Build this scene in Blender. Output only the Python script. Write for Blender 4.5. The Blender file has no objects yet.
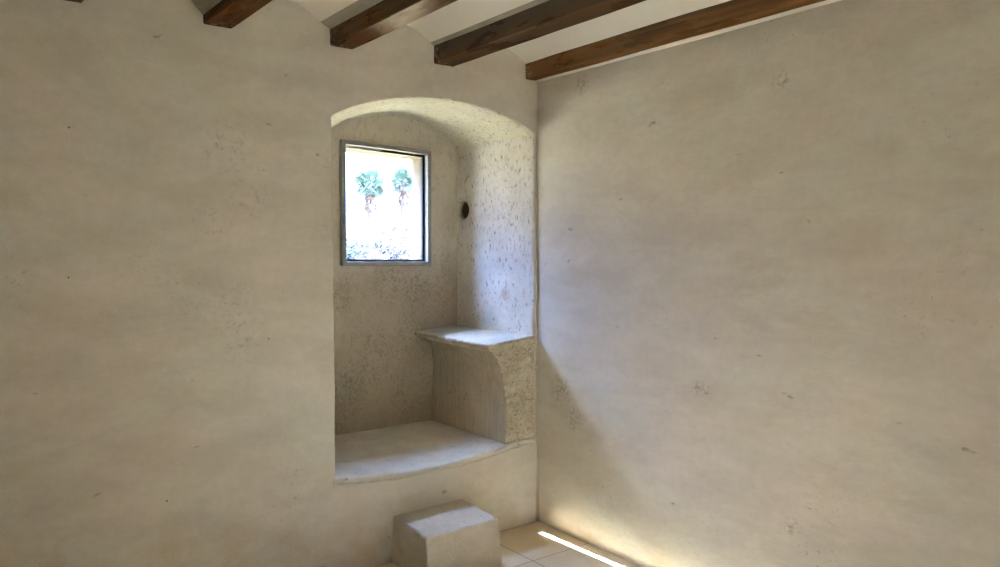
import bpy, bmesh, math, random
import numpy as np
from mathutils import Vector, Matrix

sc = bpy.context.scene
col = sc.collection
rng = random.Random(7)

# ------------------------------------------------------------------ helpers
def tag(o, label=None, cat=None, group=None, kind=None):
    if label: o['label'] = label
    if cat: o['category'] = cat
    if group: o['group'] = group
    if kind: o['kind'] = kind
    return o

def empty(name, loc=(0, 0, 0)):
    o = bpy.data.objects.new(name, None)
    o.empty_display_size = .1
    col.objects.link(o); o.location = loc
    return o

def link(name, me, mats, parent=None, smooth=True):
    o = bpy.data.objects.new(name, me)
    col.objects.link(o)
    if not isinstance(mats, (list, tuple)): mats = [mats]
    keep = len(me.materials)
    for m in mats: me.materials.append(m)
    if smooth: me.polygons.foreach_set('use_smooth', [True] * len(me.polygons))
    if parent: o.parent = parent
    return o

def bm_mesh(bm, name='m'):
    bmesh.ops.recalc_face_normals(bm, faces=bm.faces[:])
    me = bpy.data.meshes.new(name); bm.to_mesh(me); bm.free()
    return me

def add_box(bm, a, b):
    vs = [bm.verts.new((x, y, z)) for x in (a[0], b[0]) for y in (a[1], b[1]) for z in (a[2], b[2])]
    for f in ((0, 1, 3, 2), (4, 6, 7, 5), (0, 4, 5, 1), (2, 3, 7, 6), (0, 2, 6, 4), (1, 5, 7, 3)):
        bm.faces.new([vs[i] for i in f])

def add_loft(bm, rings):
    R = [[bm.verts.new(p) for p in r] for r in rings]
    n = len(R[0])
    for a, b in zip(R, R[1:]):
        for i in range(n):
            j = (i + 1) % n
            bm.faces.new((a[i], a[j], b[j], b[i]))
    bm.faces.new(R[0]); bm.faces.new(list(reversed(R[-1])))

def add_bar(bm, p, q, w, d, up=(0, 0, 1)):
    p, q, up = Vector(p), Vector(q), Vector(up)
    t = (q - p).normalized(); s = t.cross(up).normalized(); u = s.cross(t)
    r = []
    for c in (p, q):
        r.append([c + s * (w / 2 * i) + u * (d / 2 * j) for i, j in ((-1, -1), (1, -1), (1, 1), (-1, 1))])
    add_loft(bm, r)

def add_tube(bm, pts, rad, n=10):
    rings = []
    for i, p in enumerate(pts):
        p = Vector(p)
        t = (Vector(pts[min(i + 1, len(pts) - 1)]) - Vector(pts[max(i - 1, 0)])).normalized()
        a = t.orthogonal().normalized() if abs(t.z) < .99 else Vector((1, 0, 0))
        b = t.cross(a).normalized(); a = b.cross(t)
        r = rad[i] if isinstance(rad, (list, tuple)) else rad
        rings.append([p + (a * math.cos(k * 2 * math.pi / n) + b * math.sin(k * 2 * math.pi / n)) * r for k in range(n)])
    add_loft(bm, rings)

# --- vectorised gradient noise for surface relief
def _hash(ix, iy, iz, seed):
    h = (ix.astype(np.int64) * 374761393 + iy.astype(np.int64) * 668265263 + iz.astype(np.int64) * 2147483647 + seed * 1274126177) & 0xffffffff
    h = ((h ^ (h >> 13)) * 1274126177) & 0xffffffff
    h = ((h ^ (h >> 16)) * 2246822519) & 0xffffffff
    return (h ^ (h >> 15)) & 0xffffffff

def noise3(P, seed=0):
    I = np.floor(P).astype(np.int64); F = P - I
    U = F * F * F * (F * (F * 6 - 15) + 10)
    out = 0
    for dx in (0, 1):
        for dy in (0, 1):
            for dz in (0, 1):
                h = _hash(I[:, 0] + dx, I[:, 1] + dy, I[:, 2] + dz, seed)
                gx = (h & 1023) / 511.5 - 1; gy = ((h >> 10) & 1023) / 511.5 - 1; gz = ((h >> 20) & 1023) / 511.5 - 1
                d = gx * (F[:, 0] - dx) + gy * (F[:, 1] - dy) + gz * (F[:, 2] - dz)
                w = (U[:, 0] if dx else 1 - U[:, 0]) * (U[:, 1] if dy else 1 - U[:, 1]) * (U[:, 2] if dz else 1 - U[:, 2])
                out = out + w * d
    return out * 1.3

def fbm(P, s, seed=0, oct=3, gain=.5):
    s = np.asarray(s, float); v = 0; a = 1
    for k in range(oct):
        v = v + a * noise3(P * s, seed + k); s = s * 2.03; a *= gain
    return v

def remesh(bm, voxel, cutters=()):
    """solid + boolean cutters + voxel remesh -> a mesh with softened, hand-made edges"""
    o = bpy.data.objects.new('tmp', bm_mesh(bm)); col.objects.link(o)
    cs = []
    for c in cutters:
        co = bpy.data.objects.new('tmpcut', bm_mesh(c)); col.objects.link(co); cs.append(co)
        m = o.modifiers.new('b', 'BOOLEAN'); m.operation = 'DIFFERENCE'; m.object = co; m.solver = 'EXACT'
    m = o.modifiers.new('r', 'REMESH'); m.mode = 'VOXEL'; m.voxel_size = voxel; m.adaptivity = 0
    dg = bpy.context.evaluated_depsgraph_get(); dg.update()
    me = bpy.data.meshes.new_from_object(o.evaluated_get(dg))
    for x in cs + [o]: bpy.data.objects.remove(x)
    return me

def coords(me):
    a = np.empty(len(me.vertices) * 3); me.vertices.foreach_get('co', a); return a.reshape(-1, 3)
def normals(me):
    a = np.empty(len(me.vertices) * 3); me.vertex_normals.foreach_get('vector', a); return a.reshape(-1, 3)
def setco(me, P):
    me.vertices.foreach_set('co', P.ravel()); me.update()
def sstep(x, a, b):
    t = np.clip((x - a) / (b - a), 0, 1); return t * t * (3 - 2 * t)

# ------------------------------------------------------------------ materials
class Mat:
    def __init__(s, name, rough=.9, spec=.25):
        s.m = bpy.data.materials.new(name); s.m.use_nodes = True
        s.nt = s.m.node_tree; s.b = s.nt.nodes['Principled BSDF']
        s.b.inputs['Roughness'].default_value = rough
        s.b.inputs['Specular IOR Level'].default_value = spec
        s.geo = s.nt.nodes.new('ShaderNodeNewGeometry')
        s.pos = s.geo.outputs['Position']
        s.h = None
    def put(s, sock, v):
        if isinstance(v, bpy.types.NodeSocket): s.nt.links.new(v, sock)
        elif isinstance(v, (tuple, list)) and len(v) == 3 and sock.type == 'RGBA': sock.default_value = (*v, 1)
        else: sock.default_value = v
    def scale(s, k, vec=None):
        n = s.nt.nodes.new('ShaderNodeVectorMath'); n.operation = 'MULTIPLY'
        s.put(n.inputs[0], vec or s.pos); n.inputs[1].default_value = k if isinstance(k, tuple) else (k, k, k)
        return n.outputs[0]
    def noise(s, k, detail=4, rough=.55, off=0, dist=0.0):
        v = s.scale(k)
        n = s.nt.nodes.new('ShaderNodeTexNoise'); n.noise_dimensions = '4D'
        s.put(n.inputs['Vector'], v); n.inputs['W'].default_value = off
        n.inputs['Scale'].default_value = 1; n.inputs['Detail'].default_value = detail
        n.inputs['Roughness'].default_value = rough; n.inputs['Distortion'].default_value = dist
        return n.outputs['Fac']
    def voro(s, k, feature='F1', rnd=1.0):
        n = s.nt.nodes.new('ShaderNodeTexVoronoi'); n.feature = feature
        s.put(n.inputs['Vector'], s.scale(k)); n.inputs['Scale'].default_value = 1
        n.inputs['Randomness'].default_value = rnd
        return n.outputs['Distance']
    def ramp(s, x, a, b, lo=0.0, hi=1.0):
        n = s.nt.nodes.new('ShaderNodeMapRange'); n.interpolation_type = 'SMOOTHSTEP'
        s.put(n.inputs[0], x)
        n.inputs[1].default_value = a; n.inputs[2].default_value = b
        n.inputs[3].default_value = lo; n.inputs[4].default_value = hi
        return n.outputs[0]
    def math(s, op, a, b=0.0):
        n = s.nt.nodes.new('ShaderNodeMath'); n.operation = op
        s.put(n.inputs[0], a); s.put(n.inputs[1], b); return n.outputs[0]
    def mul(s, *v):
        r = v[0]
        for x in v[1:]: r = s.math('MULTIPLY', r, x)
        return r
    def add(s, *v):
        r = v[0]
        for x in v[1:]: r = s.math('ADD', r, x)
        return r
    def mix(s, f, a, b, mode='MIX'):
        n = s.nt.nodes.new('ShaderNodeMix'); n.data_type = 'RGBA'; n.blend_type = mode
        s.put(n.inputs[0], f); s.put(n.inputs[6], a); s.put(n.inputs[7], b)
        return n.outputs[2]
    def axis(s, i, vec=None):
        n = s.nt.nodes.new('ShaderNodeSeparateXYZ'); s.put(n.inputs[0], vec or s.pos); return n.outputs[i]
    def spot(s, p, r0, r1):
        n = s.nt.nodes.new('ShaderNodeVectorMath'); n.operation = 'DISTANCE'
        s.put(n.inputs[0], s.pos); n.inputs[1].default_value = p
        return s.ramp(n.outputs['Value'], r0, r1, 1, 0)
    def color(s, c): s.put(s.b.inputs['Base Color'], c)
    def bump(s, h, dist=.01, strength=1.0):
        n = s.nt.nodes.new('ShaderNodeBump'); n.inputs['Distance'].default_value = dist
        n.inputs['Strength'].default_value = strength
        s.put(n.inputs['Height'], h); s.nt.links.new(n.outputs[0], s.b.inputs['Normal'])

P_BASE = (.615, .57, .49)
P_LITE = (.675, .635, .56)
P_DARK = (.515, .465, .385)

def plaster_common(M, stretch=1.0):
    big = M.ramp(M.noise((.9, .9 , 1.5 * stretch), 3, .55, 1), .32, .68)
    med = M.ramp(M.noise((2.4, 2.4, 5.5 * stretch), 5, .6, 4, .4), .35, .7)
    c = M.mix(big, P_BASE, P_LITE)
    hue = M.ramp(M.noise((1.6, 1.6, 2.4), 4, .6, 17), .40, .60)
    c = M.mix(.5, c, M.mix(hue, (.600, .585, .495), (.665, .580, .500)))
    c = M.mix(M.mul(med, .70), c, P_DARK)
    fine = M.ramp(M.noise(26, 4, .6, 8), .35, .65)
    c = M.mix(M.mul(fine, .10), c, (.36, .30, .23))
    # chalky lime patches
    lime = M.mul(M.ramp(M.noise((3, 3, 6), 6, .62, 13), .52, .68), .50)
    c = M.mix(lime, c, (.68, .63, .55))
    # mould specks, clustered
    clus = M.ramp(M.noise((2.6, 2.6, 1.9), 3, .5, 21), .53, .66)
    spk = M.ramp(M.noise(58, 3, .6, 22), .58, .68)
    c = M.mix(M.mul(clus, spk, .45), c, (.25, .21, .15))
    # rare knocks and dings
    d = M.mul(M.ramp(M.noise((9, 9, 22), 3, .5, 31), .69, .74), .55)
    c = M.mix(d, c, (.26, .21, .16))
    h = M.add(M.mul(M.noise((5, 5, 9 * stretch), 5, .55, 41, .3), 1.0), M.mul(M.noise(60, 4, .6, 42), .10), M.mul(d, -.5))
    return c, h

def mat_wall_right():
    M = Mat('plaster right'); c, h = plaster_common(M, 1.0)
    # faint trowel streaks
    st = M.ramp(M.noise((3.0, 3.0, 24), 4, .6, 51, .8), .5, .72)
    c = M.mix(M.mul(st, .09), c, (.40, .34, .26))
    for p, r in (((0, -1.09, .90), .05), ((0, -1.14, .89), .035), ((0, -.20, .76), .12), ((0, -.30, .62), .09), ((0, -1.55, .42), .05),
                 ((0, -.35, 2.33), .07), ((0, -1.47, 2.15), .06)):
        f = M.mul(M.spot(p, r * .2, r), M.ramp(M.noise(45, 4, .65, 61), .45, .6), .6)
        c = M.mix(f, c, (.26, .21, .15))
    # rising damp at the foot of the corner
    z = M.axis(2)
    damp = M.mul(M.ramp(z, 0.0, .16, 1, 0), M.ramp(M.noise(7, 4, .6, 71), .4, .65), .5)
    c = M.mix(damp, c, (.55, .38, .20))
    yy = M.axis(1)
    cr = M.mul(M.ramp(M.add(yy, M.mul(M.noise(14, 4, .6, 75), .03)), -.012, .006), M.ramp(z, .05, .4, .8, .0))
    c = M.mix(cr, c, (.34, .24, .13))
    M.color(c); M.bump(h, .014, .55); return M.m

def mat_wall_back():
    M = Mat('plaster back'); c, h = plaster_common(M)
    x, y, z = M.axis(0), M.axis(1), M.axis(2)
    nx, nz = M.axis(0, M.geo.outputs['Normal']), M.axis(2, M.geo.outputs['Normal'])
    for p, r in (((-1.65, 0, 1.93), .2), ((-1.55, 0, 1.72), .16), ((-1.72, 0, 1.62), .13), ((-1.63, 0, 1.27), .17), ((-1.62, 0, 1.12), .15), ((-1.2, 0, 1.9), .1), ((-1.22, 0, 1.6), .09)):
        f = M.mul(M.spot(p, r * .2, r), M.ramp(M.noise(34, 6, .72, 61, .8), .5, .66), .40)
        c = M.mix(f, c, (.27, .23, .17))
    for p in ((-2.236, 0, 1.95), (-2.25, 0, 1.40), (-1.925, 0, .5), (-1.50, 0, 1.12)):
        c = M.mix(M.mul(M.spot(p, .002, .005), .85), c, (.03, .025, .02))
    damp = M.mul(M.ramp(M.add(z, M.mul(x, .12)), 0.0, .22, 1, 0), M.ramp(M.noise(7, 4, .6, 71), .42, .66), .4)
    c = M.mix(damp, c, (.50, .36, .20))
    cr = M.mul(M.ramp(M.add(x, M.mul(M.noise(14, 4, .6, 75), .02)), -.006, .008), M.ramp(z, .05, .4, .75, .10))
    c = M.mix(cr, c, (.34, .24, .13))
    # ---- niche lining : rough lime over pitted stone
    inn = M.ramp(M.add(y, M.mul(M.noise(30, 3, .6, 80), .012)), .010, .020)
    n1 = M.ramp(M.noise(4, 5, .6, 81), .35, .68)
    nc = M.mix(n1, (.60, .54, .44), (.51, .45, .355))
    pit = M.ramp(M.noise((75, 75, 30), 3, .6, 82), .565, .635)
    pit2 = M.ramp(M.noise((50, 50, 24), 3, .5, 83), .60, .66)
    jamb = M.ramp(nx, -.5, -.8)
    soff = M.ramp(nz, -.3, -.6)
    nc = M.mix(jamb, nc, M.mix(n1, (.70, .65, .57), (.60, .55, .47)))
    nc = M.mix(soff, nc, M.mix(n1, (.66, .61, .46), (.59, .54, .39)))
    pits = M.math('MAXIMUM', M.mul(pit, .42), M.mul(pit2, .75))
    back = M.mul(M.math('SUBTRACT', 1.0, M.math('MAXIMUM', jamb, soff)), inn)
    # the back wall is smooth and clean above the sill, stained and granular below it
    low = M.ramp(M.add(z, M.mul(M.noise(5, 4, .6, 84), .35)), 1.48, 1.66, 1, 0)
    gran = M.ramp(M.noise(62, 5, .75, 85), .42, .66)
    gmask = M.ramp(M.noise((3.2, 3, 2.2), 4, .55, 86), .38, .6)
    flake = M.ramp(M.noise(55, 4, .7, 88), .56, .68)
    nc = M.mix(M.mul(back, low, gran, gmask, .80), nc, (.19, .145, .095))
    nc = M.mix(M.mul(back, low, flake, .45), nc, (.60, .53, .43))
    nc = M.mix(M.mul(back, low, .55), nc, (.385, .31, .21))
    for p, r in (((-.50, .75, 1.30), .2), ((-.82, .75, 1.22), .14), ((-.80, .75, .75), .22), ((-.33, .75, 1.28), .16)):
        f = M.mul(M.spot(p, r * .2, r), M.ramp(M.noise(58, 6, .75, 87, .5), .44, .64), .55)
        nc = M.mix(f, nc, (.17, .135, .09))
    pitw = M.math('SUBTRACT', 1.0, M.mul(back, .7))
    nc = M.mix(M.mul(pits, pitw, .8), nc, (.17, .13, .09))
    nc = M.mix(M.mul(M.spot((-.033, .264, 1.242), .02, .045), .55), nc, (.42, .24, .15))
    c = M.mix(inn, c, nc)
    # outer part of the window reveal and the facade : ochre limewash
    out = M.ramp(y, .765, .78)
    c = M.mix(out, c, (.085, .056, .0095))
    c = M.mix(M.mul(M.ramp(x, -.005, .02), M.ramp(y, .5, .55), M.ramp(z, 1.5, 1.55), M.ramp(z, 1.9, 1.95, 1, 0)), c, (.15, .11, .07))  # old dirt in the socket hole, plus its inner shade put into the colour
    h2 = M.add(M.mul(M.noise(22, 5, .62, 91), .9), M.mul(M.noise(90, 4, .6, 92), .35), M.mul(pits, -.9), M.mul(gran, back, low, -.35))
    hm = M.add(M.mul(h, M.math('SUBTRACT', 1.0, inn)), M.mul(h2, inn))
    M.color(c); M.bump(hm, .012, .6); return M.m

def mat_stone(name, a, b, dark, groove=0.0, side=None):
    M = Mat(name)
    n1 = M.ramp(M.noise(7, 5, .6, 3), .35, .66)
    c = M.mix(n1, a, b)
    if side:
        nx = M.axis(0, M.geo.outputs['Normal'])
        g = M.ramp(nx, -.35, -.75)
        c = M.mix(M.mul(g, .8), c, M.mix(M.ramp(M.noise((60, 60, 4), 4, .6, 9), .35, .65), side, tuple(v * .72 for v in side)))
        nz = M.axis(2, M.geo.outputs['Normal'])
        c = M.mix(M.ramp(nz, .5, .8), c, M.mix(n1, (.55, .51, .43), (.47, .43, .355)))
    pit = M.ramp(M.noise((40, 40, 30), 4, .6, 5), .62, .70)
    c = M.mix(M.mul(pit, .55), c, dark)
    f = M.ramp(M.noise(120, 3, .6, 6), .35, .65)
    c = M.mix(M.mul(f, .12), c, dark)
    h = M.add(M.noise(18, 5, .62, 7), M.mul(M.noise(90, 4, .6, 8), .4), M.mul(pit, -.7))
    if side:
        # tool marks on the hewn end face
        fy = M.ramp(M.axis(1, M.geo.outputs['Normal']), -.3, -.7)
        sk = M.mul(M.ramp(M.noise((24, 24, 62), 4, .6, 15, 1.5), .52, .64), fy)
        c = M.mix(M.mul(sk, .26), c, dark)
        h = M.add(h, M.mul(sk, -1.2))
    M.color(c); M.bump(h, .014, .9); return M.m

def mat_ceiling():
    M = Mat('limewashed ceiling')
    c = M.mix(M.ramp(M.noise((3, 1.2, 3), 5, .6, 1), .35, .68), (.90, .87, .79), (.86, .82, .73))
    M.color(c); M.bump(M.add(M.noise(7, 4, .55, 2), M.mul(M.noise(60, 3, .6, 3), .12)), .008, .4); return M.m

def mat_mortar():
    M = Mat('grey mortar')
    c = M.mix(M.ramp(M.noise((20, 6, 20), 5, .6, 1), .35, .68), (.40, .365, .30), (.31, .28, .225))
    M.color(c); M.bump(M.noise(30, 5, .6, 2), .006, .6); return M.m

def mat_wood(name, a, b, hi, grime):
    M = Mat(name, .5, 0.0)
    g = M.noise((34, 1.6, 34), 6, .62, 2, .6)
    c = M.mix(M.ramp(g, .34, .66), a, b)
    c = M.mix(M.mul(M.ramp(M.noise((5, 1.1, 5), 4, .55, 5), .42, .7), .6), c, hi)
    crack = M.ramp(M.noise((90, 1.2, 90), 3, .5, 9), .64, .70)
    c = M.mix(M.mul(crack, .75), c, (.012, .007, .004))
    z = M.axis(2)
    # mortar dirt along the upper edge
    dirt = M.mul(M.ramp(M.add(z, M.mul(M.noise((30, 7, 30), 5, .65, 11), .10)), grime, grime + .03), .85)
    c = M.mix(dirt, c, (.045, .032, .022))
    # plaster smears near the wall
    y = M.axis(1)
    sm = M.mul(M.ramp(y, -.12, -.0), M.ramp(M.noise(40, 5, .7, 12), .50, .6), .7)
    c = M.mix(sm, c, (.30, .26, .20))
    M.color(c)
    M.bump(M.add(g, M.mul(crack, -.6)), .004, .5)
    # thin coat of old varnish
    gl = M.nt.nodes.new('ShaderNodeBsdfGlossy'); gl.inputs['Color'].default_value = (.9, .8, .65, 1)
    M.put(gl.inputs['Roughness'], M.ramp(M.noise((12, 3, 12), 4, .6, 13), .3, .7, .20, .42))
    M.nt.links.new(M.b.inputs['Normal'].links[0].from_socket, gl.inputs['Normal'])
    ms = M.nt.nodes.new('ShaderNodeMixShader'); ms.inputs[0].default_value = .045
    out = M.nt.nodes['Material Output']
    M.nt.links.new(M.b.outputs[0], ms.inputs[1]); M.nt.links.new(gl.outputs[0], ms.inputs[2]); M.nt.links.new(ms.outputs[0], out.inputs['Surface'])
    return M.m

def mat_floor():
    M = Mat('stone floor tiles', .62, .35)
    br = M.nt.nodes.new('ShaderNodeTexBrick')
    mp = M.nt.nodes.new('ShaderNodeMapping'); M.put(mp.inputs['Vector'], M.pos)
    mp.inputs['Location'].default_value = (.366, .407, 0); mp.inputs['Rotation'].default_value = (0, 0, 0)
    M.put(br.inputs['Vector'], mp.outputs[0]); br.offset = 0.0
    br.inputs['Scale'].default_value = 1; br.inputs['Brick Width'].default_value = .40; br.inputs['Row Height'].default_value = .40
    br.inputs['Mortar Size'].default_value = .003; br.inputs['Mortar Smooth'].default_value = .3
    br.inputs['Color1'].default_value = (1, 1, 1, 1); br.inputs['Color2'].default_value = (.8, .8, .8, 1); br.inputs['Mortar'].default_value = (0, 0, 0, 1)
    c = M.mix(M.ramp(M.noise(3.5, 5, .6, 2), .35, .68), (.64, .50, .325), (.68, .575, .43))
    c = M.mix(M.mul(M.ramp(M.noise(14, 5, .65, 3), .5, .68), .35), c, (.66, .61, .53))
    c = M.mix(br.outputs['Fac'], c, (.27, .215, .15))
    pit = M.ramp(M.noise(45, 3, .6, 5), .69, .72)
    c = M.mix(M.mul(pit, .7), c, (.14, .10, .07))
    M.color(c)
    M.bump(M.add(M.mul(br.outputs['Fac'], -.6), M.mul(M.noise(12, 5, .6, 4), .4)), .006, .5); return M.m

def mat_metal(name, c, rough, metallic=.6):
    M = Mat(name, rough, .5)
    M.color(M.mix(M.ramp(M.noise((20, 20, 60), 4, .6, 1), .35, .65), c, tuple(v * .78 for v in c)))
    M.b.inputs['Metallic'].default_value = metallic
    return M.m

def mat_simple(name, a, b, k, rough=.9, trans=0.0):
    M = Mat(name, rough, .2)
    M.color(M.mix(M.ramp(M.noise(k, 4, .6, 1), .35, .65), a, b))
    if trans: M.b.inputs['Transmission Weight'].default_value = 0
    return M.m

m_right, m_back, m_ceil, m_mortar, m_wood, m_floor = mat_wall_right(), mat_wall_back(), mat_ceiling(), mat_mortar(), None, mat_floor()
W_MID = mat_wood('varnished timber', (.105, .040, .011), (.042, .017, .006), (.13, .052, .014), 2.515)
W_DARK = mat_wood('blackened timber', (.060, .026, .009), (.024, .012, .005), (.085, .038, .014), 2.475)
W_WARM = mat_wood('honey brown timber', (.150, .062, .014), (.070, .028, .007), (.19, .085, .020), 2.52)
m_seat = mat_stone('worn seat stone', (.72, .68, .60), (.64, .59, .51), (.20, .155, .11))
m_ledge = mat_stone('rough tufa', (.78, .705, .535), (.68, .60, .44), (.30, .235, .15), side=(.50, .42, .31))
m_step = mat_stone('plastered block', (.62, .565, .475), (.54, .48, .39), (.24, .185, .12))
m_plain = mat_simple('plain plaster', P_BASE, P_LITE, 2.0)

# ------------------------------------------------------------------ wall_back with its deep arched niche
XL, XR, ND = -1.200, -.019, .75          # niche sides and depth
WT = 1.00                                 # wall thickness
H = 2.408                                 # underside of the beams

bm = bmesh.new(); add_box(bm, (-4.75, 0, -.12), (.60, WT, 2.85))
def seat_z(x, y):
    f = .422 + .040 * ((x + .70) / .50) ** 2
    f = min(f, .470)
    t = min(1, max(0, y / ND)); t = t * t * (3 - 2 * t)
    return f * (1 - t) + .460 * t
cut = bmesh.new()
rings = []
N = 26
for y, zl, zr, rise in ((-.2, 2.100, 2.124, .128), (0, 2.100, 2.124, .128), (.25, 2.102, 2.123, .143), (.5, 2.106, 2.123, .160), (ND, 2.110, 2.122, .175)):
    r = []
    for i in range(N + 1):
        xl = XL + .24 * max(0, y) / ND
        t = i / N; x = xl + (XR - xl) * t
        s = (2 * t - 1)
        arc = (math.sqrt(1.35 ** 2 - (.95 * s) ** 2) - math.sqrt(1.35 ** 2 - .95 ** 2)) / (1.35 - math.sqrt(1.35 ** 2 - .95 ** 2))
        r.append((x, y, zl + (zr - zl) * t + rise * arc))
    for i in range(N, -1, -1):
        t = i / N; x = xl + (XR - xl) * t
        r.append((x, y, seat_z(x, y) - .030))
    rings.append(r)
add_loft(cut, rings)
# window hole : corners on the niche's back wall
WTL, WTR, WBL, WBR = (-.806, 2.112), (-.224, 2.091), (-.808, 1.411), (-.228, 1.403)
def wq(u, v):
    a = [WTL[i] + (WTR[i] - WTL[i]) * u for i in (0, 1)]; b = [WBL[i] + (WBR[i] - WBL[i]) * u for i in (0, 1)]
    return [a[i] + (b[i] - a[i]) * v for i in (0, 1)]
e = .028
hole = bmesh.new()
q = [wq(e / .58, e / .7), wq(1 - e / .58, e / .7), wq(1 - e / .58, 1 - e / .7), wq(e / .58, 1 - e / .7)]
add_loft(hole, [[(x, ND - .1, z) for x, z in q], [(x + (.09 if x > -.5 else -.03), WT + .2, z) for x, z in q]])
# round socket hole in the right jamb, and a shallow chipped pocket
cyl = bmesh.new(); add_tube(cyl, [(-.15, .682, 1.746), (.38, .70, 1.735)], .054, 20)
poc = bmesh.new(); add_box(poc, (-.08, .235, 1.195), (-.024, .290, 1.285))
me = remesh(bm, .010, (cut, hole, cyl, poc))
Pv, Nv = coords(me), normals(me)
inn = sstep(Pv[:, 1], .004, .03)
outside = sstep(Pv[:, 1], .78, .80)
rel_out = .0035 * fbm(Pv, (2.2, 2.2, 3.0), 11, 2) + .0011 * fbm(Pv, (11, 11, 15), 12, 2)
rel_in = .007 * fbm(Pv, 4.2, 21, 2) + .0040 * fbm(Pv, 17, 22, 3, .6)
d = rel_out * (1 - inn) + rel_in * inn * (1 - outside)
# a crease running back along the vault, its left side hanging a little lower
sof = sstep(-Nv[:, 2], .4, .7) * sstep(Pv[:, 2], 2.0, 2.06)
xc = -.625 + .11 * Pv[:, 1] + .012 * noise3(Pv * np.array([0, 9, 0]), 77)
d = d + .008 * sstep(Pv[:, 1], .06, .25) * (1 - outside) * sof * (1 - sstep(Pv[:, 0] - xc, -.008, .010))
# the plaster swells out softly under the seat
d = d + (1 - inn) * .014 * np.exp(-((Pv[:, 0] + .75) / .40) ** 2) * sstep(Pv[:, 2], .05, .22) * (1 - sstep(Pv[:, 2], .30, .43)) * (Pv[:, 1] < .03)
setco(me, Pv + Nv * d[:, None])
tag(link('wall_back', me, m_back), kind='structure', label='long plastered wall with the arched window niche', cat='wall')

# ------------------------------------------------------------------ stone seat (niche floor)
bm = bmesh.new()
rows, cols_ = 40, 60
rings = []
top = [[None] * (cols_ + 1) for _ in range(rows + 1)]; bot = [[None] * (cols_ + 1) for _ in range(rows + 1)]
for j in range(rows + 1):
    for i in range(cols_ + 1):
        x = (XL - .012) + (XR + .024 - XL) * i / cols_; y = -.010 + (ND + .022) * j / rows
        P = np.array([[x, y, .45]])
        z = seat_z(x, max(0, y)) + float(.0035 * fbm(P, 5, 5, 3)[0])
        yy = y
        if j == 0:
            z -= .008; yy = -.004 + float(.004 * fbm(P, 22, 6, 3)[0])
        if j == 1: z -= .002; yy = .006 + float(.003 * fbm(P, 22, 6, 3)[0])
        top[j][i] = bm.verts.new((x, yy, z)); bot[j][i] = bm.verts.new((x, yy if j else yy + .006, seat_z(x, max(0, y)) - .034))
for j in range(rows):
    for i in range(cols_):
        bm.faces.new((top[j][i], top[j][i + 1], top[j + 1][i + 1], top[j + 1][i])); bm.faces.new((bot[j][i], bot[j + 1][i], bot[j + 1][i + 1], bot[j][i + 1]))
for i in range(cols_):
    bm.faces.new((top[0][i], bot[0][i], bot[0][i + 1], top[0][i + 1])); bm.faces.new((top[rows][i], top[rows][i + 1], bot[rows][i + 1], bot[rows][i]))
for j in range(rows):
    bm.faces.new((top[j][0], top[j + 1][0], bot[j + 1][0], bot[j][0])); bm.faces.new((top[j][cols_], bot[j][cols_], bot[j + 1][cols_], top[j + 1][cols_]))
tag(link('stone_bench', bm_mesh(bm), m_seat), 'low worn stone bench slab filling the niche floor under the window', 'bench')

# ------------------------------------------------------------------ raised stone ledge on the right of the niche
front = [(-.216, .452), (-.214, .475), (-.209, .614), (-.222, .75), (-.240, .832), (-.262, .90), (-.290, .952), (-.318, .976), (-.330, .990), (-.326, 1.004), (-.20, 1.014), (-.06, 1.026), (.015, 1.030), (.015, .452)]
back = [(-.212, .452), (-.211, .475), (-.206, .65), (-.202, .78), (-.200, .86), (-.208, .92), (-.240, .960), (-.295, .982), (-.326, .994), (-.326, 1.010), (-.22, 1.018), (-.08, 1.030), (.015, 1.034), (.015, .452)]
bm = bmesh.new(); rings = []
for k in range(9):
    t = k / 8
    rings.append([(a[0] + (b[0] - a[0]) * t, .004 + (ND + .012 - .004) * t, a[1] + (b[1] - a[1]) * t) for a, b in zip(front, back)])
add_loft(bm, rings)
me = remesh(bm, .0075)
Pv, Nv = coords(me), normals(me)
isf = sstep(-Nv[:, 1], .3, .7); isl = sstep(-Nv[:, 0], .3, .7); ist = sstep(Nv[:, 2], .5, .8)
diag = np.stack([Pv[:, 0] * 14 + Pv[:, 2] * 10, Pv[:, 1] * 9, Pv[:, 2] * 38 - Pv[:, 0] * 30], 1)
d = isf * (.017 * fbm(diag, .9, 3, 3, .65) - .004) + isl * (.0035 * fbm(Pv, (9, 34, 2.2), 4, 3, .6)) + ist * .003 * fbm(Pv, 14, 5, 3) + .002 * fbm(Pv, 40, 6, 2)
lip = np.exp(-((Pv[:, 2] - 1.0) / .02) ** 2) * (1 - ist)
d += lip * .013 * fbm(Pv, 26, 9, 3, .6)
setco(me, Pv + Nv * d[:, None])
tag(link('stone_ledge', me, m_ledge), 'raised rough stone ledge with scooped side at the right end of the niche', 'ledge')

# ------------------------------------------------------------------ step block on the floor
bm = bmesh.new()
add_loft(bm, [[(-.912, .006, z0), (-.506, .006, z0), (-.510, -.352, z0), (-.922, -.346, z0)] if z0 < .1 else
              [(-.908, .006, z0), (-.504, .006, z0 + .004), (-.522, -.340, z0 - .002), (-.925, -.343, z0 - .004)] for z0 in (-.003, .05, .225)])
me = remesh(bm, .008)
Pv, Nv = coords(me), normals(me)
edge = np.exp(-((Pv[:, 2] - .222) / .022) ** 2) * (1 - sstep(Nv[:, 2], .75, .95))
d = .0022 * fbm(Pv, 9, 3, 3) + .0016 * fbm(Pv, 34, 4, 2) + edge * (.010 * fbm(Pv, 24, 8, 3, .6) - .002)
setco(me, Pv + Nv * d[:, None])
tag(link('stone_step', me, m_step), 'square plastered stone step block standing on the floor below the niche', 'step')

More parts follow.
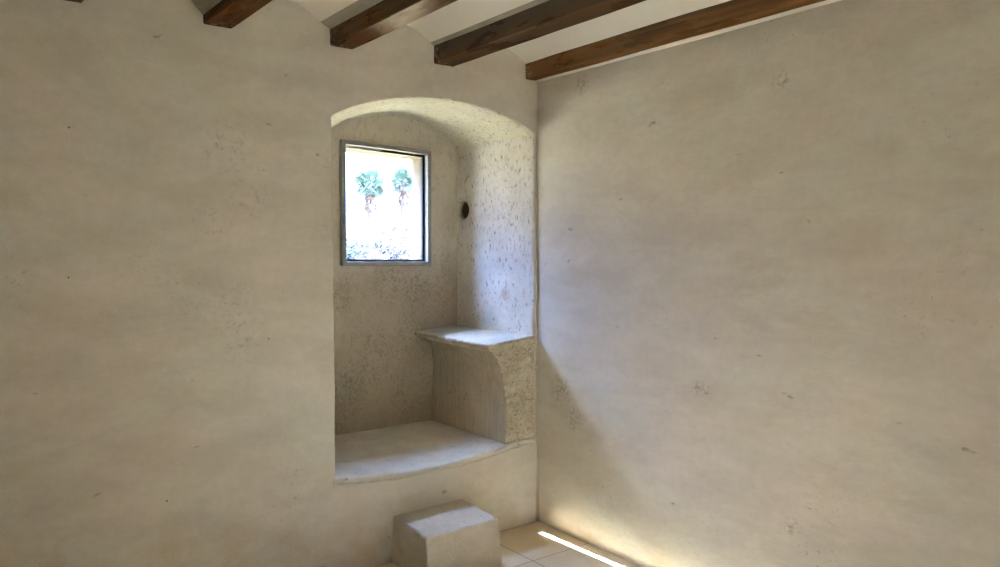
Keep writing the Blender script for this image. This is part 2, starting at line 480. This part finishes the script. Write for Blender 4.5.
# ------------------------------------------------------------------ wall_right, other walls, floor
bm = bmesh.new(); add_box(bm, (0, -3.2, -.12), (.35, .06, 2.85))
me = remesh(bm, .018)
Pv, Nv = coords(me), normals(me)
d = .0055 * fbm(Pv, (1.4, 1.4, 2.2), 31, 2) + .0022 * fbm(Pv, (4, 4, 7), 32, 3)
fade = sstep(-Pv[:, 1], -.06, .12)
setco(me, Pv + Nv * (d * fade)[:, None])
tag(link('wall_right', me, m_right), kind='structure', label='bare plastered wall right of the niche', cat='wall')

bm = bmesh.new()
# left side wall; its unseen narrow doorway is sized for the fill light
DY0, DY1, DZ = -4.12, -4.00, 2.05
add_box(bm, (-4.95, -4.9, -.12), (-4.6, DY0, 2.85)); add_box(bm, (-4.95, DY1, -.12), (-4.6, .06, 2.85)); add_box(bm, (-4.95, DY0, DZ), (-4.6, DY1, 2.85))
tag(link('wall_left', bm_mesh(bm), m_plain, smooth=False), kind='structure')
bm = bmesh.new()
SX0, SX1, SZ = .018, .046, 2.235            # the crack beside the closed door leaf
WX0, WX1, WZ0, WZ1 = -1.22, -0.93, 1.30, 1.78      # unseen opening added behind the viewer; its sun patch brightens ceiling and walls
add_box(bm, (-4.95, -4.95, -.12), (WX0, -4.6, 2.85)); add_box(bm, (WX1, -4.95, -.12), (-.95, -4.6, 2.85))
add_box(bm, (WX0, -4.95, -.12), (WX1, -4.6, WZ0)); add_box(bm, (WX0, -4.95, WZ1), (WX1, -4.6, 2.85)); add_box(bm, (-.95, -4.95, SZ), (.15, -4.6, 2.85)); add_box(bm, (SX1, -4.95, -.12), (.6, -4.6, SZ))
add_box(bm, (.15, -4.95, SZ), (.6, -4.6, 2.85))
tag(link('wall_rear', bm_mesh(bm), m_plain, smooth=False), kind='structure')
bm = bmesh.new(); add_box(bm, (.15, -4.7, -.12), (.5, -3.15, 2.85))
tag(link('wall_recess', bm_mesh(bm), m_plain, smooth=False), kind='structure')
bm = bmesh.new(); add_box(bm, (-.97, -4.68, 0.0), (SX0, -4.62, SZ + .01))
dr = link('door_1', bm_mesh(bm), mat_simple('old door', (.10, .055, .025), (.07, .04, .02), (20, 20, 2), .6), smooth=False); tag(dr, kind='structure')

bm = bmesh.new(); add_box(bm, (-14, -5.3, -.6), (-4.95, -4.95, 6.5))       # unseen wall added to shade the ground outside the doorway and bounce in light
tag(link('wall_sun_blocker', bm_mesh(bm), m_plain, smooth=False), kind='structure')
bm = bmesh.new(); add_box(bm, (-4.95, -4.95, -.12), (.6, .03, 0))
tag(link('floor', bm_mesh(bm), m_floor, smooth=False), kind='structure')

# ------------------------------------------------------------------ ceiling : little vaults between the beams
beams = [(-2.300, -2.182), (-1.751, -1.633), (-1.203, -1.090), (-.657, -.540), (-.083, -.016)]
fil = [(.05, .45), (.055, .43), (.045, .475), (.022, .487), (0, .49)]      # mortar fillet: width, foot height (2 + v)
prof = [(-4.80, 2.56, 0)]
for k in range(7):
    prof.append((-4.6 + 2.0 * k / 7, 2.56, 0))
prev = -2.80
for (xl, xr), (fw, fz) in zip(beams, fil):
    x0, x1 = prev, xl - fw
    z0, z1 = 2.475, (2.505 if fw else 2.49)
    for i in range(17):
        t = i / 16; arc = 1 - (2 * t - 1) ** 2
        prof.append((x0 + (x1 - x0) * t, z0 + (z1 - z0) * t + .085 * arc, 0))
    if fw:
        prof.append((xl + .012, 2 + fz, 1))
    prof.append((xl + .03, 2.50, 0)); prof.append((xr - .02, 2.50, 0))
    prev = xr - .004
prof += [(-.012, 2.48, 0), (.20, 2.48, 0), (.6, 2.50, 0)]
bm = bmesh.new()
ys = np.linspace(-4.9, .05, 80)
G = []
for y in ys:
    P = np.array([[x, y, z] for x, z, _ in prof]); n = .003 * fbm(P, (4, 2.2, 4), 41, 2)
    G.append([bm.verts.new((x, y, z + float(n[i]))) for i, (x, z, _) in enumerate(prof)])
mort = []
for j in range(len(ys) - 1):
    for i in range(len(prof) - 1):
        f = bm.faces.new((G[j][i], G[j + 1][i], G[j + 1][i + 1], G[j][i + 1]))
        if prof[i + 1][2] == 1: f.material_index = 1
# closed slab above
tp = [bm.verts.new((x, y, 2.86)) for x, y in ((-4.80, -4.9), (.6, -4.9), (.6, .05), (-4.80, .05))]
bm.faces.new(tp)
bm.faces.new([tp[0], tp[1]] + list(reversed(G[0]))); bm.faces.new([tp[2], tp[3]] + G[-1])
bm.faces.new([tp[3], tp[0]] + [g[0] for g in G]); bm.faces.new([tp[1], tp[2]] + [g[-1] for g in reversed(G)])
me = bm_mesh(bm)
ce = link('ceiling', me, [m_ceil, m_mortar], smooth=False); tag(ce, kind='structure', label='white limewashed ceiling of small vaults between dark beams', cat='ceiling')

# white plaster lip in the angle between the last beam and the right wall
bm = bmesh.new(); rings = []
for y in np.linspace(-3.2, .01, 60):
    w = .0115 + .003 * float(fbm(np.array([[0, y, 0]]), 4, 3, 2)[0])
    rings.append([(-w - .006, y, 2.44), (-w, y, 2.408), (-w * .4, y, 2.401), (.006, y, 2.398), (.01, y, 2.50), (-.012, y, 2.50)])
add_loft(bm, rings)
tag(link('trim_1', bm_mesh(bm), mat_simple('white lime fillet', (.84, .81, .74), (.78, .74, .66), 9.0)), kind='structure')

# ------------------------------------------------------------------ beams
labels = ['dark wooden ceiling beam farthest left, only its end tip showing at the top edge',
          'dark wooden ceiling beam left of the niche, short piece at the top edge',
          'dark wooden ceiling beam above the left part of the niche with a glossy glint underneath',
          'dark blackened wooden beam over the middle of the niche, second from right wall',
          'brown wooden ceiling beam lying against the right wall']
for bi, (xl, xr) in enumerate(beams):
    bm = bmesh.new(); rings = []
    c = .005
    for y in np.linspace(-4.62, .02, 70):
        P = np.array([[xl, y, 0], [xr, y, 0], [xl, y, 1], [xr, y, 1]])
        n = .0035 * fbm(P, (3, 1.6, 3), 50 + bi, 3); n2 = .003 * fbm(P + 7, (3, 1.9, 3), 60 + bi, 3)
        if xr > -.1: n = n * np.array([1, .2, 1, .2])
        zb = H
        rings.append([(xl + n[0], y, zb + c + n2[0]), (xl + c + n[0], y, zb + n2[0]), (xr - c + n[1], y, zb + n2[1]), (xr + n[1], y, zb + c + n2[1]),
                      (xr + n[3], y, 2.56), (xl + n[2], y, 2.56)])
    add_loft(bm, rings)
    tag(link('ceiling_beam', bm_mesh(bm), (W_MID, W_MID, W_MID, W_DARK, W_WARM)[bi], smooth=False), labels[bi], 'beam', 'timber beams across the ceiling', 'thing')

# ------------------------------------------------------------------ window
m_frame = mat_metal('grey steel frame', (.27, .262, .24), .5, .2)
m_black = mat_simple('black gasket', (.012, .012, .013), (.02, .02, .02), 30, .6)
m_wire = mat_metal('galvanised wire', (.075, .075, .08), .5, .3)
win = empty('window_1', (-.515, ND, 1.40)); tag(win, 'small grey metal framed window with diamond wire screen in the niche', 'window', kind='structure')
def wp(u, v, y):       # u, v in metres from the top left corner of the frame
    x, z = wq(u / .5815, v / .694); return (x, y, z)
W_, H_ = .5815, .694
def frame_mesh(o, i, y0, y1):
    bm = bmesh.new()
    A = [(o, o), (W_ - o, o), (W_ - o, H_ - o), (o, H_ - o)]; B = [(i, i), (W_ - i, i), (W_ - i, H_ - i), (i, H_ - i)]
    fa = [bm.verts.new(wp(*p, y0)) for p in A]; fb = [bm.verts.new(wp(*p, y0)) for p in B]
    ga = [bm.verts.new(wp(*p, y1)) for p in A]; gb = [bm.verts.new(wp(*p, y1)) for p in B]
    for k in range(4):
        j = (k + 1) % 4
        bm.faces.new((fa[k], fa[j], fb[j], fb[k])); bm.faces.new((ga[k], gb[k], gb[j], ga[j]))
        bm.faces.new((fa[k], ga[k], ga[j], fa[j])); bm.faces.new((fb[k], fb[j], gb[j], gb[k]))
    bmesh.ops.bevel(bm, geom=[e for e in bm.edges], offset=.0015, segments=1, affect='EDGES')
    return bm_mesh(bm)
def place(o):
    o.parent = win; o.matrix_parent_inverse = Matrix.Translation(-Vector(win.location)); return o
place(link('frame', frame_mesh(0, .024, ND - .032, ND + .03), m_frame, smooth=False))
place(link('sash', frame_mesh(.0245, .038, ND + .008, ND + .03), m_black, smooth=False))
bm = bmesh.new()
L0, L1, T0, T1 = .032, W_ - .032, .032, H_ - .032
pit = .0130; ang = math.radians(32); ww = .0019
ta = math.tan(ang)
for sgn in (1, -1):
    step = pit / math.cos(ang)
    c0 = T0 - (L1 - L0) * ta if sgn > 0 else T0
    c1 = T1 if sgn > 0 else T1 + (L1 - L0) * ta
    c = c0
    while c < c1:
        # line v = c + sgn*ta*(u-L0), clipped to the opening
        ua, ub = L0, L1
        va, vb = c, c + sgn * ta * (L1 - L0)
        def at_v(v): return L0 + (v - c) / (sgn * ta)
        lo, hi = L0, L1
        us = sorted((at_v(T0), at_v(T1)))
        lo, hi = max(lo, us[0]), min(hi, us[1])
        if hi - lo > .005:
            p = wp(lo, c + sgn * ta * (lo - L0), ND + .018 + sgn * .0006); q2 = wp(hi, c + sgn * ta * (hi - L0), ND + .018 + sgn * .0006)
            add_bar(bm, p, q2, ww, ww, (0, 1, 0))
        c += step
place(link('wire_screen', bm_mesh(bm), m_wire, smooth=False))

# ------------------------------------------------------------------ outside
GZ = -.5
m_ground = mat_simple('dry sandy ground', (.33, .265, .145), (.28, .22, .12), .4)
bm = bmesh.new()
n = 40
G = [[bm.verts.new((-150 + 300 * i / n, -150 + 300 * j / n, GZ + (0.25 * math.sin(i * .9) * math.cos(j * .7)) * (1 if abs(j - 20) > 3 or abs(i - 20) > 3 else 0))) for i in range(n + 1)] for j in range(n + 1)]
for j in range(n):
    for i in range(n): bm.faces.new((G[j][i], G[j][i + 1], G[j + 1][i + 1], G[j + 1][i]))
tag(link('ground', bm_mesh(bm), m_ground), kind='structure')

m_leaf = mat_simple('palm frond', (.0040, .0165, .0140), (.0030, .0130, .0110), 2.0, .6)
m_skirt = mat_simple('dead palm skirt', (.0120, .0058, .0048), (.0100, .0046, .0038), 3.0)
m_trunk = mat_simple('palm trunk', (.0060, .0052, .0066), (.0050, .0042, .0056), 4.0)
def palm(loc, h, crown, label, seed):
    r = random.Random(seed)
    t = empty('palm_tree', loc); tag(t, label, 'palm tree', 'fan palms outside the window')
    bm = bmesh.new()
    add_tube(bm, [(0.05 * math.sin(k * .8), 0, h * k / 8 - (.2 if k == 0 else 0)) for k in range(9)], [.34 - .014 * k for k in range(9)], 12)
    link('trunk', bm_mesh(bm), m_trunk, t)
    bm = bmesh.new()
    for k in range(70):
        a = r.uniform(0, 6.28); z = h - r.uniform(.05, 1.0) * crown * .75
        p = Vector((.2 * math.cos(a), .2 * math.sin(a), z)); q = p + Vector((.42 * math.cos(a), .42 * math.sin(a), -r.uniform(.4, .9)))
        add_bar(bm, p, q, .16, .03)
    link('dead_skirt', bm_mesh(bm), m_skirt, t)
    bm = bmesh.new()
    for k in range(64):
        a = r.uniform(0, 6.28); el = math.asin(r.uniform(-.72, .98))
        dirv = Vector((math.cos(a) * math.cos(el), math.sin(a) * math.cos(el), math.sin(el)))
        L = crown * r.uniform(.22, .50)
        b0 = Vector((0, 0, h)); b1 = b0 + dirv * L
        add_bar(bm, b0, b1, .03, .03, (0.3, .2, 1))
        s = dirv.cross(Vector((0, 0, 1))).normalized(); u = s.cross(dirv)
        ro = r.uniform(-1.2, 1.2); s, u = s * math.cos(ro) + u * math.sin(ro), u * math.cos(ro) - s * math.sin(ro)
        fr = crown * r.uniform(.24, .34)
        for i in range(15):
            th = math.radians(-110 + 220 * i / 14)
            dv = (dirv * math.cos(th) + s * math.sin(th)).normalized()
            tip = b1 + dv * fr * (1 - .25 * abs(th) / 2) - Vector((0, 0, fr * .22 * r.random()))
            w = u.cross(dv).normalized() * fr * .085
            mid = b1 + (tip - b1) * .5 + u * .02
            v = [bm.verts.new(x) for x in (b1, mid + w, tip, mid - w)]
            v2 = [bm.verts.new(x - u * .012) for x in (b1, mid + w, tip, mid - w)]
            bm.faces.new(v); bm.faces.new(v2[::-1])
            for e2 in range(4): bm.faces.new((v[e2], v2[e2], v2[(e2 + 1) % 4], v[(e2 + 1) % 4]))
    link('crown', bm_mesh(bm), m_leaf, t, smooth=False)
    return t
palm((30.4, 60, GZ), 7.35 - GZ, 2.5, 'tall fan palm with reddish dead skirt, seen near the middle of the window', 3)
palm((37.9, 67, GZ), 8.5 - GZ, 2.4, 'fan palm beside the ochre window reveal, partly hidden by it', 5)

def shrub(loc, rx, rz, ca, cb, label, seed, n=420, leaf=.30, twig=True):
    r = random.Random(seed)
    t = empty('shrub', loc); tag(t, label, 'shrub', 'shrubs outside the window')
    bm = bmesh.new()
    for k in range(n):
        a = r.uniform(0, 6.28); el = math.asin(r.uniform(0, 1)); rad = r.uniform(.55, 1) * (1 + .25 * math.sin(3 * a + seed))
        p = Vector((math.cos(a) * math.cos(el) * rx * rad, math.sin(a) * math.cos(el) * rx * rad, .25 + math.sin(el) * rz * rad))
        s = Vector((r.uniform(-1, 1), r.uniform(-1, 1), r.uniform(-1, 1))).normalized(); u = s.orthogonal().normalized()
        L = leaf * r.uniform(.6, 1.3); nn = s.cross(u) * .015
        q = [p + s * L, p + u * L * .4, p - s * L, p - u * L * .4]
        v = [bm.verts.new(x + nn) for x in q]; v2 = [bm.verts.new(x - nn) for x in q]
        bm.faces.new(v); bm.faces.new(v2[::-1])
        for e2 in range(4): bm.faces.new((v[e2], v2[e2], v2[(e2 + 1) % 4], v[(e2 + 1) % 4]))
    link('foliage', bm_mesh(bm), mat_simple('leaf', ca, cb, 1.2), t, smooth=False)
    bm = bmesh.new()
    for k in range(16):
        a = r.uniform(0, 6.28); q = Vector((math.cos(a) * rx * r.uniform(.3, .95), math.sin(a) * rx * r.uniform(.3, .95), rz * r.uniform(.5, 1.05)))
        add_tube(bm, [(0, 0, -.2), q * .5 + Vector((0, 0, .2)), q], [.07, .04, .015], 6)
    link('branches', bm_mesh(bm), mat_simple('twig', (.0034, .0030, .0040), (.0028, .0024, .0034), 3), t)
pale = ((.0125, .0112, .0140), (.0105, .0094, .0122)); green = ((.0055, .0105, .0085), (.0045, .0088, .0070))
shrub((18.9, 36, GZ), 1.9, 3.5, *pale, 'greyish mauve dry shrub below the nearer palm', 11)
shrub((23.2, 41, GZ), 2.1, 4.3, *pale, 'greyish mauve dry shrub against the ochre reveal', 12)
shrub((22.0, 46, GZ), 2.0, 3.0, *green, 'low green shrub at the left edge of the window view', 13)
shrub((15.6, 31, GZ), .9, 1.3, *pale, 'small greyish shrub low in the window', 14)

# ------------------------------------------------------------------ light : daylight and sun
SKY, SUN = 83.0, 450.0
w = bpy.data.worlds.new('daylight'); sc.world = w; w.use_nodes = True
nt = w.node_tree; bg = nt.nodes['Background']
tc = nt.nodes.new('ShaderNodeTexCoord'); sp = nt.nodes.new('ShaderNodeSeparateXYZ'); rp = nt.nodes.new('ShaderNodeValToRGB')
nt.links.new(tc.outputs['Generated'], sp.inputs[0]); nt.links.new(sp.outputs[2], rp.inputs[0])
rp.color_ramp.elements[0].position = 0; rp.color_ramp.elements[0].color = (.024, .029, .05, 1)      # hazy pale horizon
rp.color_ramp.elements[1].position = 1; rp.color_ramp.elements[1].color = (2.0, 2.9, 5.0, 1)
for p_, c_ in ((.20, (.105, .175, .42)), (.45, (.25, .41, .93)), (.75, (1.2, 1.75, 3.2))):
    el = rp.color_ramp.elements.new(p_); el.color = (*c_, 1)
# blue bright sky in front of the niche window, paler warm haze on the sun's side
mr = nt.nodes.new('ShaderNodeMapRange'); mr.interpolation_type = 'SMOOTHSTEP'
nt.links.new(sp.outputs[1], mr.inputs[0]); mr.inputs[1].default_value = -.25; mr.inputs[2].default_value = .30
mx = nt.nodes.new('ShaderNodeMix'); mx.data_type = 'RGBA'
nt.links.new(mr.outputs[0], mx.inputs[0]); mx.inputs[6].default_value = (.46, .445, .42, 1); nt.links.new(rp.outputs[0], mx.inputs[7])
nt.links.new(mx.outputs[2], bg.inputs[0]); bg.inputs[1].default_value = SKY

sun = bpy.data.lights.new('sun', 'SUN'); sun.energy = SUN; sun.color = (.84, .98, 1.06); sun.angle = math.radians(.22)
so = bpy.data.objects.new('sun', sun); col.objects.link(so)
sd = Vector((-.0275, 1, -math.tan(math.radians(25.0)))).normalized()
so.rotation_euler = sd.to_track_quat('-Z', 'Y').to_euler(); so.location = (0, -12, 8)

def portal(name, loc, direction, sx, sy):
    l = bpy.data.lights.new(name, 'AREA'); l.shape = 'RECTANGLE'; l.size = sx; l.size_y = sy; l.energy = 1
    l.cycles.is_portal = True
    o = bpy.data.objects.new(name, l); col.objects.link(o); o.location = loc
    o.rotation_euler = Vector(direction).to_track_quat('-Z', 'Z').to_euler(); return o
portal('window_daylight', (-.516, ND + .06, 1.755), (0, -1, 0), .56, .68)
portal('doorway_daylight', (-4.58, (DY0 + DY1) / 2, DZ / 2), (1, 0, 0), DY1 - DY0, DZ)

# ------------------------------------------------------------------ camera
cam = bpy.data.cameras.new('camera'); co = bpy.data.objects.new('camera', cam); col.objects.link(co)
yaw, pitch, roll = .648579, .0439258, -.0013147
F = Vector((math.sin(yaw) * math.cos(pitch), math.cos(yaw) * math.cos(pitch), -math.sin(pitch)))
r_ = Vector((math.cos(yaw), -math.sin(yaw), 0)); u_ = r_.cross(F)
c_, s_ = math.cos(roll), math.sin(roll)
rr, uu = r_ * c_ + u_ * s_, u_ * c_ - r_ * s_
co.matrix_world = Matrix(((rr.x, uu.x, -F.x, -2.692), (rr.y, uu.y, -F.y, -3.2155), (rr.z, uu.z, -F.z, 1.5), (0, 0, 0, 1)))
cam.sensor_width = 36; cam.lens = 768.2 / 1000 * 36; cam.clip_start = .02; cam.clip_end = 500
sc.camera = co

sc.view_settings.view_transform = 'Standard'; sc.view_settings.look = 'None'
sc.view_settings.gamma = 1; sc.view_settings.use_curve_mapping = False
sc.view_settings.exposure = 0.0
sc.cycles.use_denoising = True
sc.cycles.max_bounces = 10; sc.cycles.diffuse_bounces = 8; sc.cycles.glossy_bounces = 3
sc.cycles.sample_clamp_indirect = 30
